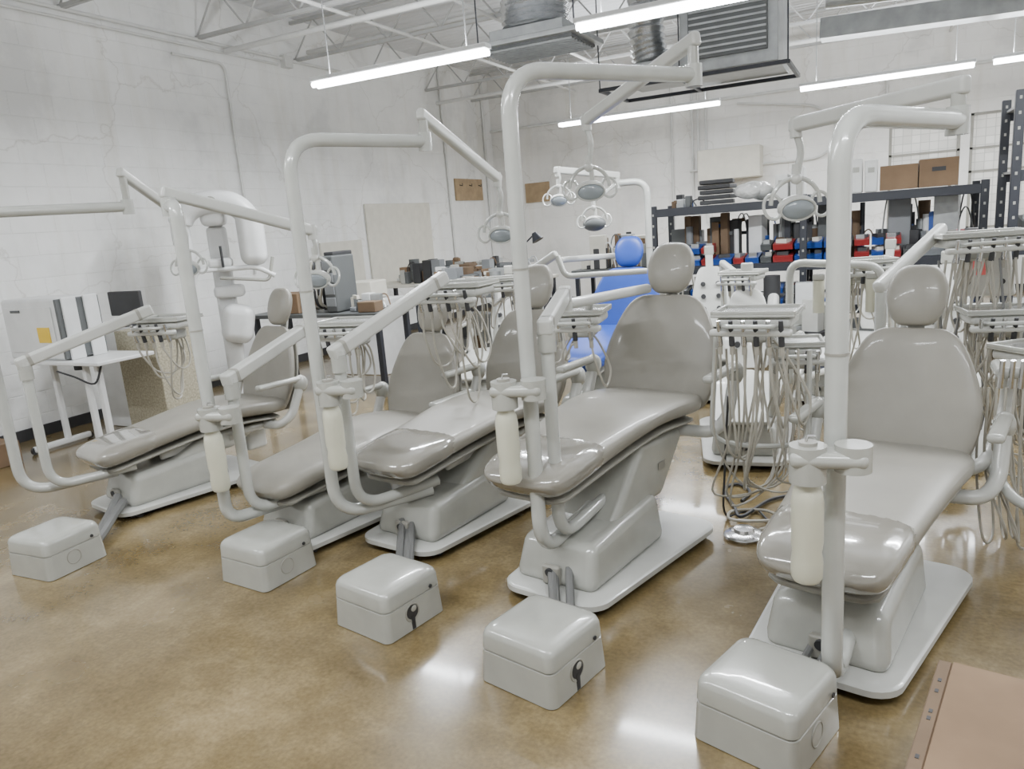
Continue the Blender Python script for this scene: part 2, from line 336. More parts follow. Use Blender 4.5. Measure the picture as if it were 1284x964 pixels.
def chair(pos,rz,dz=0,uph=UPH,plate_dx=0,arms=True,recl=18,name='dental_chair',frame_only=False,toe=False,wb=1.0,fz=0.0):
    e=empty(name,(pos[0],pos[1],0),rz); M=Matrix.Translation(V((pos[0],pos[1],0)))@Matrix.Rotation(rz,4,'Z')
    b=MB(M)
    def rr(w0,w1,y0,y1,r):
        pts=[]
        for (cx,cy,a0) in ((w1/2-r,y1-r,0),(-w1/2+r,y1-r,90),(-w0/2+r,y0+r,180),(w0/2-r,y0+r,270)):
            for k in range(7): a=rad(a0+15*k); pts.append((cx+r*math.cos(a)+plate_dx,cy+r*math.sin(a)))
        return pts
    ring=rr(.50,.66,-.70,.32,.10); ring2=rr(.47,.63,-.685,.305,.09); n=len(ring)
    z0=.035
    vs=[(x,y,z0) for x,y in ring]+[(x,y,z0+.022) for x,y in ring]+[(x,y,z0+.03) for x,y in ring2]
    fs=[(k,(k+1)%n,(k+1)%n+n,k+n) for k in range(n)]+[(k+n,(k+1)%n+n,(k+1)%n+2*n,k+2*n) for k in range(n)]+[tuple(range(n))[::-1],tuple(2*n+k for k in range(n))]
    b.add(vs,fs,WHITE)
    b.box((plate_dx,-.2,.02),(.40,.85,.035),DARK,bev=.01)
    for x,y in ((-.2,-.58),(.2,-.58),(-.27,.22),(.27,.22)): b.cyl((x+plate_dx-.012,y,.026),(x+plate_dx+.012,y,.026),.026,DARK)
    b.obj('base_plate',e)
    b=MB(M@Matrix.Translation((plate_dx*.7,0,0)))
    b.hull([(-.205,-.62,.055),(.205,-.62,.055),(.205,.05,.055),(-.205,.05,.055)],[(-.18,-.56,.245),(.18,-.56,.245),(.185,.02,.29),(-.185,.02,.29)],GREYP,bev=.045,seg=5)
    b.box((0,-.612,.11),(.085,.03,.085),SHELL,bev=.01); b.cyl((0,-.60,.13),(0,-.635,.125),.02,DARK,12)
    b.obj('pump_cover',e)
    H=dz
    b=MB(M@Matrix.Translation((plate_dx*.5,0,0)))
    b.hull([(-.165,-.36,.235),(.165,-.36,.235),(.175,.12,.235),(-.175,.12,.235)],[(-.16,-.04,.48+H),(.16,-.04,.48+H),(.17,.42,.46+H),(-.17,.42,.46+H)],GREYP,bev=.035,seg=5)
    b.box((.0,.36,.33+H*.6),(.12,.16,.26),WHITE,bev=.03)
    b.box((.1725,.12,.36+H*.5),(.002,.07,.035),SHELL)
    b.obj('lift_column',e)
    path=[(-.725,.462+fz),(-.715,.472+fz),(-.69,.482+fz),(-.62,.497+fz),(-.48,.517+fz*.8),(-.3,.54+fz*.5),(-.1,.568+fz*.2),(.08,.586),(.25,.577),(.40,.555),(.50,.545),(.53,.54),(.535,.54)]
    Wd=[.25,.33,.39,.425,.445,.475,.52,.565,.60,.59,.52,.44,.40]; Th=[.05,.085,.115,.13,.12,.105,.105,.11,.12,.12,.11,.09,.05]
    if not frame_only:
        b=MB(M); b.pad([(y,z+H) for y,z in path],Wd,Th,uph,ex=.62,dome=.012); b.obj('seat_cushion',e,sub=1)
        if toe:
            k=6; b=MB(M); b.pad([(y-.003 if i<3 else y,z+H+.001) for i,(y,z) in enumerate(path[:k])],[w+.008 for w in Wd[:k]],[q+.008 for q in Th[:k]],TOE,ex=.62,dome=.012); b.obj('toe_cover',e,sub=1)
    b=MB(M); b.pad([(y,z+H-.075) for y,z in path[2:-2]],[w*.86 for w in Wd[2:-2]],[.03]*9,SHELL if not frame_only else WHITE); b.obj('seat_shell',e,sub=1)
    b=MB(M)
    for sx in (-1,1): b.beam((sx*.09,-.35,.41+H),(sx*.09,.45,.45+H),.03,.06,WHITE)
    b.box((0,.3,.44+H),(.40,.3,.05),GREYP,bev=.02); b.obj('seat_frame',e)
    t=rad(recl); s0=V((0,.50,.50+H)); L=.60
    def bp(q,off=0): return (s0.y+math.sin(t)*q*L-off*math.cos(t), s0.z+math.cos(t)*q*L+math.sin(t)*off)
    prof=[(.0,.40,.03),(.01,.44,.06),(.05,.49,.085),(.15,.54,.10),(.3,.585,.10),(.45,.585,.095),(.6,.545,.09),(.75,.48,.085),(.88,.41,.08),(.95,.34,.07),(.985,.27,.055),(1.0,.2,.03)]
    prof=[(a,w*wb,c_) for a,w,c_ in prof]
    if not frame_only:
        b=MB(M); b.pad([bp(q) for q,_,_ in prof],[w for _,w,_ in prof],[th for _,_,th in prof],uph,ex=.72,dome=.02); b.obj('backrest_cushion',e,sub=1)
        b=MB(M); b.pad([bp(q,-.05) for q,_,_ in prof[1:-1]],[w*.93 for _,w,_ in prof[1:-1]],[.04]*10,SHELL,ex=.72,dome=.015); b.obj('backrest_shell',e,sub=1)
    else:
        b=MB(M); pr2=prof[1:-1]; b.pad([bp(q,-.03) for q,_,_ in pr2],[w*.6 for _,w,_ in pr2],[.03]*10,WHITE,ex=.8)
        for q in (.3,.5,.7):
            y,z=bp(q,.0)
            for sx in (-.07,.07): b.cyl((sx,y-.03,z),(sx,y+.01,z),.022,DARK)
        b.obj('back_plate',e)
    y,z=bp(.95); yh,zh=bp(1.24)
    b=MB(M); b.beam((0,y+.04,z-.1),(0,yh+.05,zh),.07,.02,WHITE,bev=.006); b.box((0,yh+.045,zh),(.09,.04,.09),GREYP,bev=.012); b.obj('headrest_bar',e)
    if not frame_only:
        hp=[(-.135,.09,.03),(-.13,.13,.055),(-.11,.18,.08),(-.07,.22,.10),(-.02,.245,.105),(.03,.245,.105),(.08,.22,.10),(.115,.17,.08),(.13,.13,.055),(.135,.08,.03)]
        b=MB(M); b.pad([(yh+math.sin(t)*q,zh+math.cos(t)*q) for q,_,_ in hp],[w*(1+(wb-1)*.6) for _,w,_ in hp],[k for _,_,k in hp],uph,ex=.85); b.obj('headrest_cushion',e,sub=1)
    if arms:
        for sx,nm in ((-1,'armrest_left'),(1,'armrest_right')):
            X=.335*wb+.03
            b=MB(M)
            b.tube(fillet([(sx*.18,.36,.44+H),(sx*(X-.04),.38,.44+H),(sx*X,.46,.50+H),(sx*X,.56,.70+H)],.08),.030,WHITE,12)
            b.ell((sx*X,.56,.70+H),(.042,.055,.06),GREYP)
            b.box((sx*X,.39,.735+H),(.06,.34,.038),GREYP,bev=.017)
            b.obj(nm,e)
    return e
def fpole(e,foot,top,end,under,joint_h,arm_end,head_z,head_rz=0,r=.030,bend=.16,hs=.68):
    foot=V(foot)
    b=MB(); b.tube(fillet([under,(foot.x,foot.y,foot.z),(foot.x,foot.y,top),(end[0],end[1],top)],bend,8),r,WHITE2,16)
    m=foot.z+(top-foot.z)*.62; b.cyl((foot.x,foot.y,m),(foot.x,foot.y,m+.008),r+.0015,SHELL,16)
    b.obj('light_pole',e)
    b=MB(); b.cyl((end[0],end[1],top-.045),(end[0],end[1],top+.04),.034,WHITE2); b.cyl((end[0],end[1],top+.04),(end[0],end[1],joint_h),.022,GREYP)
    a0=V((end[0],end[1],joint_h+.02)); a1=V(arm_end)
    b.beam(a0,a1,.045,.058,WHITE,bev=.014,ext=.03); b.cyl((a1.x,a1.y,a1.z+.03),(a1.x,a1.y,a1.z-.05),.024,WHITE)
    hz=head_z+.14*hs
    b.tube(fillet([(a1.x,a1.y,a1.z-.03),(a1.x+.02,a1.y,(a1.z+hz)/2),(a1.x,a1.y,hz)],.03),.014,WHITE2,10)
    b.obj('light_arm',e)
    b=MB(); lamp_head(b,(a1.x,a1.y,head_z+.06),head_rz,hs); b.obj('operatory_light',e)
def dpost(e,foot,ztop,under,arm_end,r=.027):
    b=MB(); b.tube(fillet([under,foot,(foot[0],foot[1],ztop-.05)],.14,8),r,WHITE2,14)
    b.cyl((foot[0],foot[1],ztop-.10),(foot[0],foot[1],ztop-.02),.036,GREYP); b.obj('delivery_post',e)
    b=MB(); b.beam((foot[0],foot[1],ztop),arm_end,.06,.066,WHITE,bev=.014,ext=.04,seg=4)
    b.cyl((foot[0],foot[1],ztop-.05),(foot[0],foot[1],ztop),.034,WHITE)
    a=V((foot[0],foot[1],ztop)); c_=V(arm_end)
    for q in (.04,.93):
        m=a.lerp(c_,q); b.beam(m-(c_-a).normalized()*.004,m+(c_-a).normalized()*.004,.0625,.0685,SHELL,bev=.014)
    b.obj('delivery_arm',e)
def bottle(e,p,rz=0):
    p=V(p); b=MB(Matrix.Translation(p)@Matrix.Rotation(rz,4,'Z'))
    b.box((.0,0,0),(.20,.10,.045),GREYP,bev=.02,seg=4); b.cyl((.065,0,-.035),(.065,0,.04),.048,GREYP,24)
    b.cyl((-.05,0,-.07),(-.05,0,.035),.05,GREYP,24); b.cyl((-.05,0,.03),(-.05,0,.045),.025,SHELL,16)
    b.tube([(-.055,0,.045),(-.05,0,.06),(-.03,0,.06)],.004,CHROME,6); b.obj('bottle_holder',e)
    b=MB(Matrix.Translation(p)@Matrix.Rotation(rz,4,'Z'))
    b.lathe([(.015,-.37),(.036,-.368),(.043,-.355),(.044,-.31),(.040,-.28),(.044,-.25),(.044,-.13),(.040,-.10),(.03,-.075),(.024,-.05)],BOTTLE,(-.05,0,0)); b.obj('water_bottle',e)

# chair A
A=chair((-4.05,3.34),rad(-12),-.11,toe=True)
fpole(A,(-4.44,2.36,.24),1.83,(-4.07,3.1),(-4.13,2.75,.27),2.0,(-4.24,3.62,1.77),1.45,.3)
dpost(A,(-4.26,2.42,.27),1.01,(-4.02,2.8,.30),(-4.02,3.05,1.2)); tray_unit(A,(-4.05,3.22,1.10),rad(10),.45,seed=1)
# chair B
B=chair((-2.66,3.26),rad(-9),-.155,fz=.02)
fpole(B,(-2.84,2.4,.24),1.75,(-2.95,2.46),(-2.62,2.85,.26),1.79,(-2.79,3.22,1.60),1.36,.2,bend=.09)
dpost(B,(-2.76,2.48,.26),.94,(-2.56,2.85,.30),(-2.82,3.1,1.08)); tray_unit(B,(-2.66,3.3,1.05),rad(5),.42,seed=2)
bottle(B,(-2.74,2.36,.79),rad(10))
# chair C
C=chair((-2.01,3.42),rad(-9),-.04,toe=True,fz=.015)
fpole(C,(-2.31,2.58,.25),1.98,(-2.03,3.25),(-2.0,2.95,.28),2.08,(-2.03,4.0,1.82),1.52,.4)
dpost(C,(-2.21,2.62,.29),1.05,(-1.98,2.98,.32),(-2.02,3.25,1.30)); tray_unit(C,(-2.06,3.48,1.22),rad(0),.55,seed=3,n=6,w=.38)
bottle(C,(-2.13,2.50,.90),rad(10))
# chair D
D=chair((-1.14,3.20),rad(-11),.05,plate_dx=.08,toe=True,wb=1.12)
fpole(D,(-1.20,2.5,.24),2.08,(-.70,3.2),(-1.14,2.95,.29),2.19,(-1.35,3.7,2.03),1.71,.5)
dpost(D,(-1.15,2.58,.28),1.16,(-1.09,2.95,.32),(-1.30,3.15,1.22))
b=MB(); b.beam((-1.30,3.17,1.17),(-1.12,3.85,1.16),.05,.05,WHITE,bev=.02,ext=.03); b.cyl((-1.30,3.16,1.14),(-1.30,3.16,1.24),.03,WHITE); b.cyl((-1.3,3.45,1.08),(-1.27,3.4,1.17),.02,WHITE); b.obj('forearm',D)
tray_unit(D,(-1.36,3.5,1.06),rad(8),.3,n=3,w=.26,seed=4)
bottle(D,(-1.22,2.43,.94),rad(12))
# chair E
E=chair((-.01,2.98),rad(-12),-.10,plate_dx=-.01,toe=True,fz=.03)
fpole(E,(-.105,2.19,.10),1.76,(.20,2.8),(-.06,2.48,.17),1.84,(-.32,3.3,1.85),1.55,.5,r=.031,bend=.14)
bottle(E,(-.12,2.10,.86),rad(8))

# utility boxes
def ubox(c,rz,s=(.325,.325,.205)):
    e=empty('utility_junction_box',(c[0],c[1],0),rad(rz)); M=Matrix.Translation(V((c[0],c[1],0)))@Matrix.Rotation(rad(rz),4,'Z')
    b=MB(M)
    def ringed(z,g,r):
        w=s[0]/2+g; l=s[1]/2+g; pts=[]
        for (cx,cy,a0) in ((w-r,l-r,0),(-w+r,l-r,90),(-w+r,-l+r,180),(w-r,-l+r,270)):
            for k in range(7): a=rad(a0+15*k); pts.append((cx+r*math.cos(a),cy+r*math.sin(a),z))
        return pts
    rings=[ringed(.003,0,.03),ringed(.12,-.006,.032),ringed(.122,-.011,.03),ringed(.126,-.011,.03),ringed(.128,-.006,.032),ringed(.176,-.008,.035),ringed(.191,-.012,.04),ringed(.200,-.020,.045),ringed(.205,-.034,.05),ringed(.2075,-.060,.05),ringed(.2085,-.11,.02)]
    n=28; vs=[p for r_ in rings for p in r_]; fs=[]
    for i in range(len(rings)-1):
        for k in range(n): fs.append((i*n+k,i*n+(k+1)%n,(i+1)*n+(k+1)%n,(i+1)*n+k))
    fs+= [tuple(range(n))[::-1],tuple((len(rings)-1)*n+k for k in range(n))]
    b.add(vs,fs,GREYP); b.obj('box_cover',e,sharp=30,wn=False)
    b=MB(M); x=s[0]/2-.003
    b.cyl((x-.01,-.02,.075),(x+.001,-.02,.075),.036,GREYP,24); b.torus((x,-.02,.075),.036,.003,SHELL,Matrix.Rotation(rad(90),4,'Y'))
    if -2.3<c[0]<-.5: b.cyl((x-.01,-.02,.078),(x+.003,-.02,.078),.030,DARK,20); b.box((x,-.02,.035),(.008,.018,.06),DARK); b.ell((x+.002,-.012,.09),(.003,.016,.014),GREYP)
    b.cyl((x,.09,.14),(x+.004,.09,.14),.008,DARK,10); b.obj('access_port',e)
    return e
def uh(e,a,b_,n=4,seed=0,r=.013):
    R=random.Random(seed); h=MB()
    for i in range(n):
        o=V((R.uniform(-.045,.045),R.uniform(-.02,.02),R.uniform(-.02,.02)))
        a_=V(a)+o; c_=V(b_)+o*.8; m1=a_.lerp(c_,.35); m2=a_.lerp(c_,.7); m1.z=.07+abs(o.z); m2.z=.04+abs(o.z)
        h.tube(smoothpts([a_,m1,m2,c_],6),r,UHOSE,8)
    h.obj('utility_hoses',e,wn=False)
e=ubox((-3.80,2.12),2); uh(e,(-4.06,2.68,.12),(-3.76,2.27,.06),3,1,.026)
e=ubox((-2.61,2.40),-6); uh(e,(-2.73,2.70,.10),(-2.62,2.55,.08),3,2)
e=ubox((-1.79,2.24),-12); uh(e,(-2.09,2.83,.13),(-1.84,2.40,.10),6,3,.018)
e=ubox((-1.03,2.10),-14); uh(e,(-1.17,2.60,.13),(-1.02,2.25,.12),6,4,.017)
e=ubox((-.275,2.05),-18); uh(e,(-.13,2.41,.09),(-.20,2.21,.06),3,5)

# stripped chair between D and E with its delivery head
F1=chair((-.80,5.05),rad(8),-.12,frame_only=True,name='dental_chair_frame')
b=MB(); b.tube(fillet([(-.70,4.7,.3),(-.55,4.45,.3),(-.55,4.45,1.0)],.12),.027,WHITE2,12); b.beam((-.55,4.45,1.02),(-.47,3.75,1.0),.06,.06,WHITE,bev=.025,ext=.03)
b.cyl((-.47,3.72,1.0),(-.47,3.72,.9),.03,WHITE); b.beam((-.47,3.72,.92),(-.48,3.42,.98),.05,.045,WHITE); b.obj('delivery_arm',F1)
tray_unit(F1,(-.48,3.36,1.06),rad(-4),.72,n=6,w=.34,seed=11)
tray_unit(F1,(-.38,3.85,.84),rad(10),.6,n=5,w=.26,seed=12,name='assistant_head')
h=MB(); R=random.Random(5)
for i in range(9):
    x=-.64+.042*i; h.tube(smoothpts([(x,3.25,.95),(x-.03+R.uniform(-.04,.04),3.28,.55),(x+.02+R.uniform(-.12,.12),3.4,.12+R.random()*.2),(x+.14+R.uniform(-.07,.07),3.55,.22+R.random()*.1),(x+.12,3.75,.7)],6),.0055,HOSE,6)
h.tube(smoothpts([(-.62,3.4,.7),(-.66,3.5,.3),(-.68,3.62,.02),(-.56,3.75,.015),(-.45,3.6,.015),(-.35,3.8,.015)],6),.006,DARK,6)
h.tube(fillet([(-.66,3.35,1.0),(-.69,3.35,.50),(-.5,3.4,.46),(-.28,3.5,.46),(-.28,3.5,.9)],.08),.012,WHITE2,8)
h.obj('hanging_hoses',F1)
f=MB(); f.lathe([(.09,.0),(.095,.012),(.085,.022),(.05,.03),(.045,.045),(.01,.05)],CHROME,(-.56,3.42,0.001)); f.obj('foot_control')
f=MB()
f.tube(smoothpts([(-.64,3.85,.011),(-.62,4.0,.011),(-.70,4.10,.011),(-.76,4.0,.011),(-.66,3.75,.013),(-.60,3.62,.02),(-.50,3.9,.013),(-.35,4.0,.012),(-.3,3.8,.012)],8),.009,DARK,6)
f.tube(smoothpts([(-.50,3.50,.011),(-.40,3.62,.011),(-.50,3.72,.022),(-.66,3.70,.011),(-.64,3.56,.022),(-.46,3.60,.022),(-.38,3.75,.011),(-.25,3.7,.011)],8),.008,HOSE,6)
f.obj('power_cable')

# big delivery unit behind E
F2=chair((.35,5.3),rad(-5),-.12,frame_only=True,name='dental_chair_frame')
b=MB(); b.tube(fillet([(.2,4.8,.3),(0,4.15,.3),(0,4.15,1.08)],.12),.027,WHITE2,12); b.beam((0,4.15,1.11),(.27,4.6,1.34),.06,.065,WHITE,bev=.022,ext=.04); b.obj('delivery_arm',F2)
tray_unit(F2,(.45,4.55,1.28),rad(15),.62,n=7,w=.42,seed=21)
tray_unit(F2,(.52,4.3,.92),rad(10),.6,n=6,w=.32,seed=22,name='assistant_head')
tray_unit(F2,(.62,3.95,.80),rad(40),.6,n=6,w=.26,seed=23,name='assistant_head')
b=MB(); b.box((.50,4.75,1.12),(.30,.05,.30),WHITE,bev=.02,taper=(.7,1)); b.box((.47,4.70,1.13),(.06,.004,.08),PINK); b.cyl((.5,4.71,1.22),(.5,4.74,1.22),.02,DARK)
b.cyl((.42,4.72,1.05),(.42,4.74,1.05),.015,DARK); b.cyl((.58,4.72,1.05),(.58,4.74,1.05),.015,DARK)
b.tube(fillet([(.3,4.9,.5),(.3,4.85,.9),(.7,4.85,.9),(.7,4.9,.4)],.1),.02,WHITE2,10); b.obj('control_block',F2)
h=MB(); R=random.Random(19)
for i in range(16):
    x=.26+.033*i; h.tube(smoothpts([(x,4.4,1.2),(x+R.uniform(-.08,.08),4.35,.8),(x+R.uniform(-.15,.15),4.3,.30+R.random()*.3),(x+.1,4.45,.3),(x+R.uniform(0,.15),4.6,.8)],6),.006,HOSE if i%4 else UHOSE,6)
h.obj('hanging_hoses',F2)
# third-row stripped frames and loose posts
F3=chair((-.2,6.6),rad(-20),-.08,frame_only=True,name='dental_chair_frame')
tray_unit(F3,(-.1,5.2,1.12),rad(20),.5,n=5,w=.32,seed=24)
b=MB(); b.tube(fillet([(-.2,6.2,.3),(-.52,5.0,.4),(-.52,5.0,1.18),(.0,4.95,1.14),(.02,4.95,.8)],.09),.024,WHITE2,12); b.tube(fillet([(-.1,5.2,1.05),(.05,5.2,.95),(.08,5.6,.5)],.08),.022,WHITE2,10)
for x in (-.35,-.2,-.05): b.cyl((x,5.0,.86),(x,5.0,1.06),.035,BOTTLE,14); b.box((x,5.0,1.08),(.07,.06,.04),GREYP,bev=.01)
b.obj('delivery_arm',F3)
F4=chair((-1.3,6.6),rad(15),-.05,frame_only=True,name='dental_chair_frame')
tray_unit(F4,(-.95,5.9,1.02),rad(-10),.5,n=5,w=.3,seed=25)
b=MB(); b.beam((-.95,5.9,1.0),(-1.2,6.4,1.1),.05,.05,WHITE); b.tube([(-1.2,6.4,1.1),(-1.2,6.5,.4)],.024,WHITE2,10); b.obj('delivery_arm',F4)

# assistant arms beside E
b=MB(); b.tube(fillet([(.30,3.35,.42),(.42,3.5,.42),(.50,3.7,.62),(.50,3.7,.78)],.1),.028,WHITE,12); b.box((.5,3.62,.8),(.14,.2,.05),GREYP,bev=.02)
for i in range(4): b.cyl((.45+.035*i,3.5,.86),(.45+.035*i,3.53,.74),.011,CHROME,8)
b.tube(fillet([(.42,3.5,.42),(.5,3.3,.32),(.8,3.2,.32)],.08),.022,WHITE2,10)
b.obj('assistant_arm',E)
h=MB(); R=random.Random(9)
for i in range(12):
    x=.38+.03*i; h.tube(smoothpts([(x,3.53,.74),(x,3.5,.4),(x+.03+R.uniform(-.05,.05),3.45+R.uniform(-.1,.05),.10+R.random()*.18),(x+.08,3.55,.12),(x+.05,3.7,.5)],6),.0055,HOSE,6)
h.obj('assistant_hoses',E)

# blue chair
BC=chair((-1.98,5.6),rad(0),.03,uph=BLUE,wb=1.1)
fpole(BC,(-1.86,6.55,.3),1.83,(-2.12,6.5),(-2.0,6.1,.3),1.88,(-2.45,5.95,1.96),1.74,.3)
b=MB(); b.beam((-2.15,6.5,1.2),(-2.45,5.9,1.22),.05,.05,WHITE,bev=.02); lamp_head(b,(-2.13,5.9,1.6),.2,.7); b.ell((-2.13,5.9,1.50),(.10,.06,.06),TANK); b.tube([(-2.12,6.5,1.83),(-2.13,5.9,1.68)],.016,WHITE2,10); b.obj('second_light',BC)
G=chair((-3.2,5.9),rad(10),-.1,frame_only=True,name='dental_chair_frame')
tray_unit(G,(-2.9,5.2,1.1),rad(0),.5,n=5,seed=31); tray_unit(G,(-2.5,5.0,1.12),rad(20),.5,n=4,seed=32,name='assistant_head')
b=MB(); b.beam((-2.9,5.2,1.05),(-3.1,5.9,1.0),.05,.05,WHITE); b.beam((-2.5,5.0,1.1),(-2.1,5.0,1.32),.06,.06,WHITE,bev=.022); b.tube(fillet([(-3.1,5.9,1.0),(-3.15,5.9,.35)],.1),.025,WHITE2,10)
b.tube(fillet([(-2.5,5.05,1.05),(-2.9,5.5,.9),(-3.1,5.8,.9)],.1),.025,WHITE2,10); b.tube(fillet([(-2.1,5.0,1.3),(-2.05,5.0,1.15),(-1.5,5.2,1.15)],.06),.022,WHITE2,10); b.obj('delivery_arm',G)

# ---------------------------------------------------------------- cardboard box bottom right
cb=MB(Matrix.Translation((.345,1.62,0))@Matrix.Rotation(rad(-11),4,'Z'))
cb.box((0,0,.171),(.52,.74,.34),CARD,bev=.005,seg=2)
cb.box((-.108,0,.346),(.235,.73,.010),CARD,bev=.002,seg=1); cb.box((.138,0,.346),(.248,.73,.010),CARD,bev=.002,seg=1)
cb.box((-.243,0,.343),(.030,.735,.006),CARD2,bev=.002,seg=1)
for y in (-.30,-.25,-.2,-.12,-.05,.1,.13,.22,.27): cb.box((-.243,y,.3465),(.008,.014,.002),DARK)
cb.obj('cardboard_box')

# ---------------------------------------------------------------- left side equipment
e=empty('equipment_cart',(-5.8,3.75,0))
b=MB(); b.box((-5.8,3.75,.76),(1.1,.5,.03),PRINT,bev=.008)
for x in (-5.40,-5.55): b.box((x,3.6,.4),(.045,.045,.7),PRINT,bev=.01)
b.box((-6.2,3.75,.4),(.045,.045,.7),PRINT,bev=.01)
b.beam((-5.47,3.45,.04),(-5.47,3.95,.04),.05,.05,PRINT); b.beam((-6.2,3.45,.04),(-6.2,3.95,.04),.05,.05,PRINT)
for x in (-5.47,-6.2):
    for y in (3.46,3.94): b.cyl((x-.012,y,.03),(x+.012,y,.03),.03,DARK)
b.tube(smoothpts([(-5.35,3.6,.74),(-5.40,3.55,.6),(-5.55,3.5,.66),(-5.75,3.5,.7)],5),.008,DARK,6)
b.cyl((-5.6,3.6,.70),(-5.6,3.6,.745),.05,DARK)
b.obj('cart_frame',e)
b=MB(); b.box((-6.05,3.72,1.02),(.72,.34,.49),PRINT,bev=.03,seg=4); b.box((-6.05,3.545,1.02),(.60,.01,.36),PRINT,bev=.01); b.box((-5.88,3.537,.98),(.15,.006,.12),YEL); b.box((-6.2,3.537,1.17),(.12,.006,.02),TANK)
b.box((-5.68,3.72,1.02),(.025,.36,.47),TANK,bev=.008); b.box((-5.66,3.64,1.02),(.02,.12,.49),PRINT,bev=.008); b.box((-5.66,3.82,1.02),(.02,.12,.49),PRINT,bev=.008); b.obj('milling_machine',e)
e=MB(); e.box((-6.1,4.45,1.12),(.42,.04,.22),DARK,bev=.01); e.box((-6.1,4.45,.98),(.06,.05,.1),DARK); e.box((-6.1,4.4,.935),(.24,.16,.02),DARK,bev=.005); e.box((-6.15,4.45,.461),(.5,.3,.92),PRINT,bev=.01); e.obj('computer_monitor_on_cabinet')
e=MB(); e.box((-5.60,4.3,.461),(.50,.40,.92),FOAM,bev=.01); e.obj('foam_crate')
b=MB(); b.box((-6.35,3.1,.091),(.5,.4,.18),CARD,bev=.004); b.obj('cardboard_box')
e=empty('panoramic_xray_machine',(-5.72,5.3,0)); PM=Matrix.Translation((-5.72,5.3,0))@Matrix.Rotation(rad(40),4,'Z')
b=MB(PM); b.box((-.05,.15,.9),(.18,.16,1.7),PRINT,bev=.04); b.box((0,.1,.03),(.5,.5,.06),PRINT,bev=.02); b.box((-.05,.1,1.85),(.22,.34,.2),PRINT,bev=.06); b.obj('column',e)
b=MB(PM); b.tube(smoothpts([(-.34,-.05,1.60),(-.33,-.05,1.80),(-.22,-.05,1.93),(-.02,-.05,1.97),(.16,-.05,1.94),(.27,-.05,1.82),(.29,-.05,1.62)],6),[.085]*6+[.11]*25+[.11]*6,PRINT,18)
b.box((-.33,-.06,1.54),(.15,.18,.30),PRINT,bev=.06,seg=4); b.box((.29,-.08,1.62),(.25,.26,.54),PRINT,bev=.10,seg=6); b.cyl((-.02,-.17,1.97),(-.02,-.15,1.97),.05,GREYP); b.obj('rotating_c_arm',e)
b=MB(PM); b.tube(fillet([(-.05,.1,1.34),(-.05,-.12,1.34),(.3,-.14,1.34),(.46,-.14,1.24)],.08),.024,PRINT); b.tube(fillet([(-.05,-.1,1.26),(.40,-.14,1.20),(.46,-.14,1.42)],.05),.016,GREYP)
b.tube(fillet([(-.05,-.1,1.34),(-.25,-.14,1.34),(-.28,-.14,1.22)],.06),.02,PRINT); b.box((-.03,-.05,1.40),(.22,.16,.09),PRINT,bev=.03); b.cyl((-.0,-.14,1.36),(-.0,-.14,1.56),.012,DARK)
b.box((.0,.05,1.12),(.28,.2,.12),PRINT,bev=.04); b.obj('chin_rest',e)
b=MB(PM); b.box((.04,-.0,.80),(.30,.24,.38),PRINT,bev=.10,seg=5,M=Matrix.Rotation(rad(12),4,'Y')); b.obj('column_cover',e)
def table(name,x0,x1,y0,y1,z,top=WHITE,leg=BLACK):
    b=MB(); b.box(((x0+x1)/2,(y0+y1)/2,z-.02),(x1-x0,y1-y0,.04),top,bev=.005)
    for x in (x0+.06,x1-.06):
        for y in (y0+.06,y1-.06): b.box((x,y,(z-.04)/2),(.05,.05,z-.04),leg)
    return b.obj(name)
PAL=[TANK,DARK,BING,CARD,CARD2,PRINT,GREYP,GALV,TANK,DARK,PAPER]
def clutter(name,x0,x1,y0,y1,z,n,smin=.06,smax=.22,pal=PAL,seed=1,hmax=.3):
    R=random.Random(seed); b=MB(); z+=.004
    for i in range(n):
        x=R.uniform(x0,x1); y=R.uniform(y0,y1); t=R.random(); m_=R.choice(pal); s=R.uniform(smin,smax); h=R.uniform(.04,hmax)
        if t<.5: b.box((x,y,z+h/2),(s,s*R.uniform(.6,1.1),h),m_,rz=R.uniform(-.4,.4),bev=.008,seg=2)
        elif t<.65: b.cyl((x,y,z),(x,y,z+h),s*.35,m_,14)
        elif t<.85: b.tube(smoothpts([(x,y,z+.01),(x+.05,y,z+h),(x+.12,y+.05,z+h*1.1),(x+.2,y,z+.01)],4),.008,m_,6)
        else: b.box((x,y,z+h/2),(.02,.02,h),m_); b.box((x+.05,y,z+h),(.14,.03,.04),m_,rz=R.uniform(-1,1),bev=.005)
    return b.obj(name)
table('work_table',-6.0,-4.3,5.75,6.35,.82,top=TANK)
b=MB(); b.box((-5.5,5.95,.925),(.34,.3,.2),CARD,bev=.004); b.obj('cardboard_box')
b=MB(); b.box((-4.90,5.98,1.105),(.15,.34,.56),TANK,bev=.02)  # grey PC tower standing on the work table
for i in range(4): b.box((-4.90,5.805,.93+i*.12),(.12,.01,.09),BING,bev=.005)
b.box((-4.90,6,1.40),(.12,.3,.04),DARK,bev=.01); b.obj('pc_tower')
b=MB(); R=random.Random(3)
b.box((-5.14,5.95,1.28),(.25,.1,.05),GREYP,bev=.01)
for i in range(7): x=-5.25+.04*i; b.tube(smoothpts([(x,5.9,1.33),(x,5.85,1.15),(x+R.uniform(-.05,.05),5.85,.92),(x+.02,5.95,.85)],5),.012,DARK if i%2 else HOSE,6)
b.cyl((-5.14,6.0,.83),(-5.14,6.0,1.28),.02,DARK); b.obj('handpiece_hose_rack')
clutter('spare_parts_pile',-4.78,-4.4,5.85,6.25,.82,12,seed=4,hmax=.16)
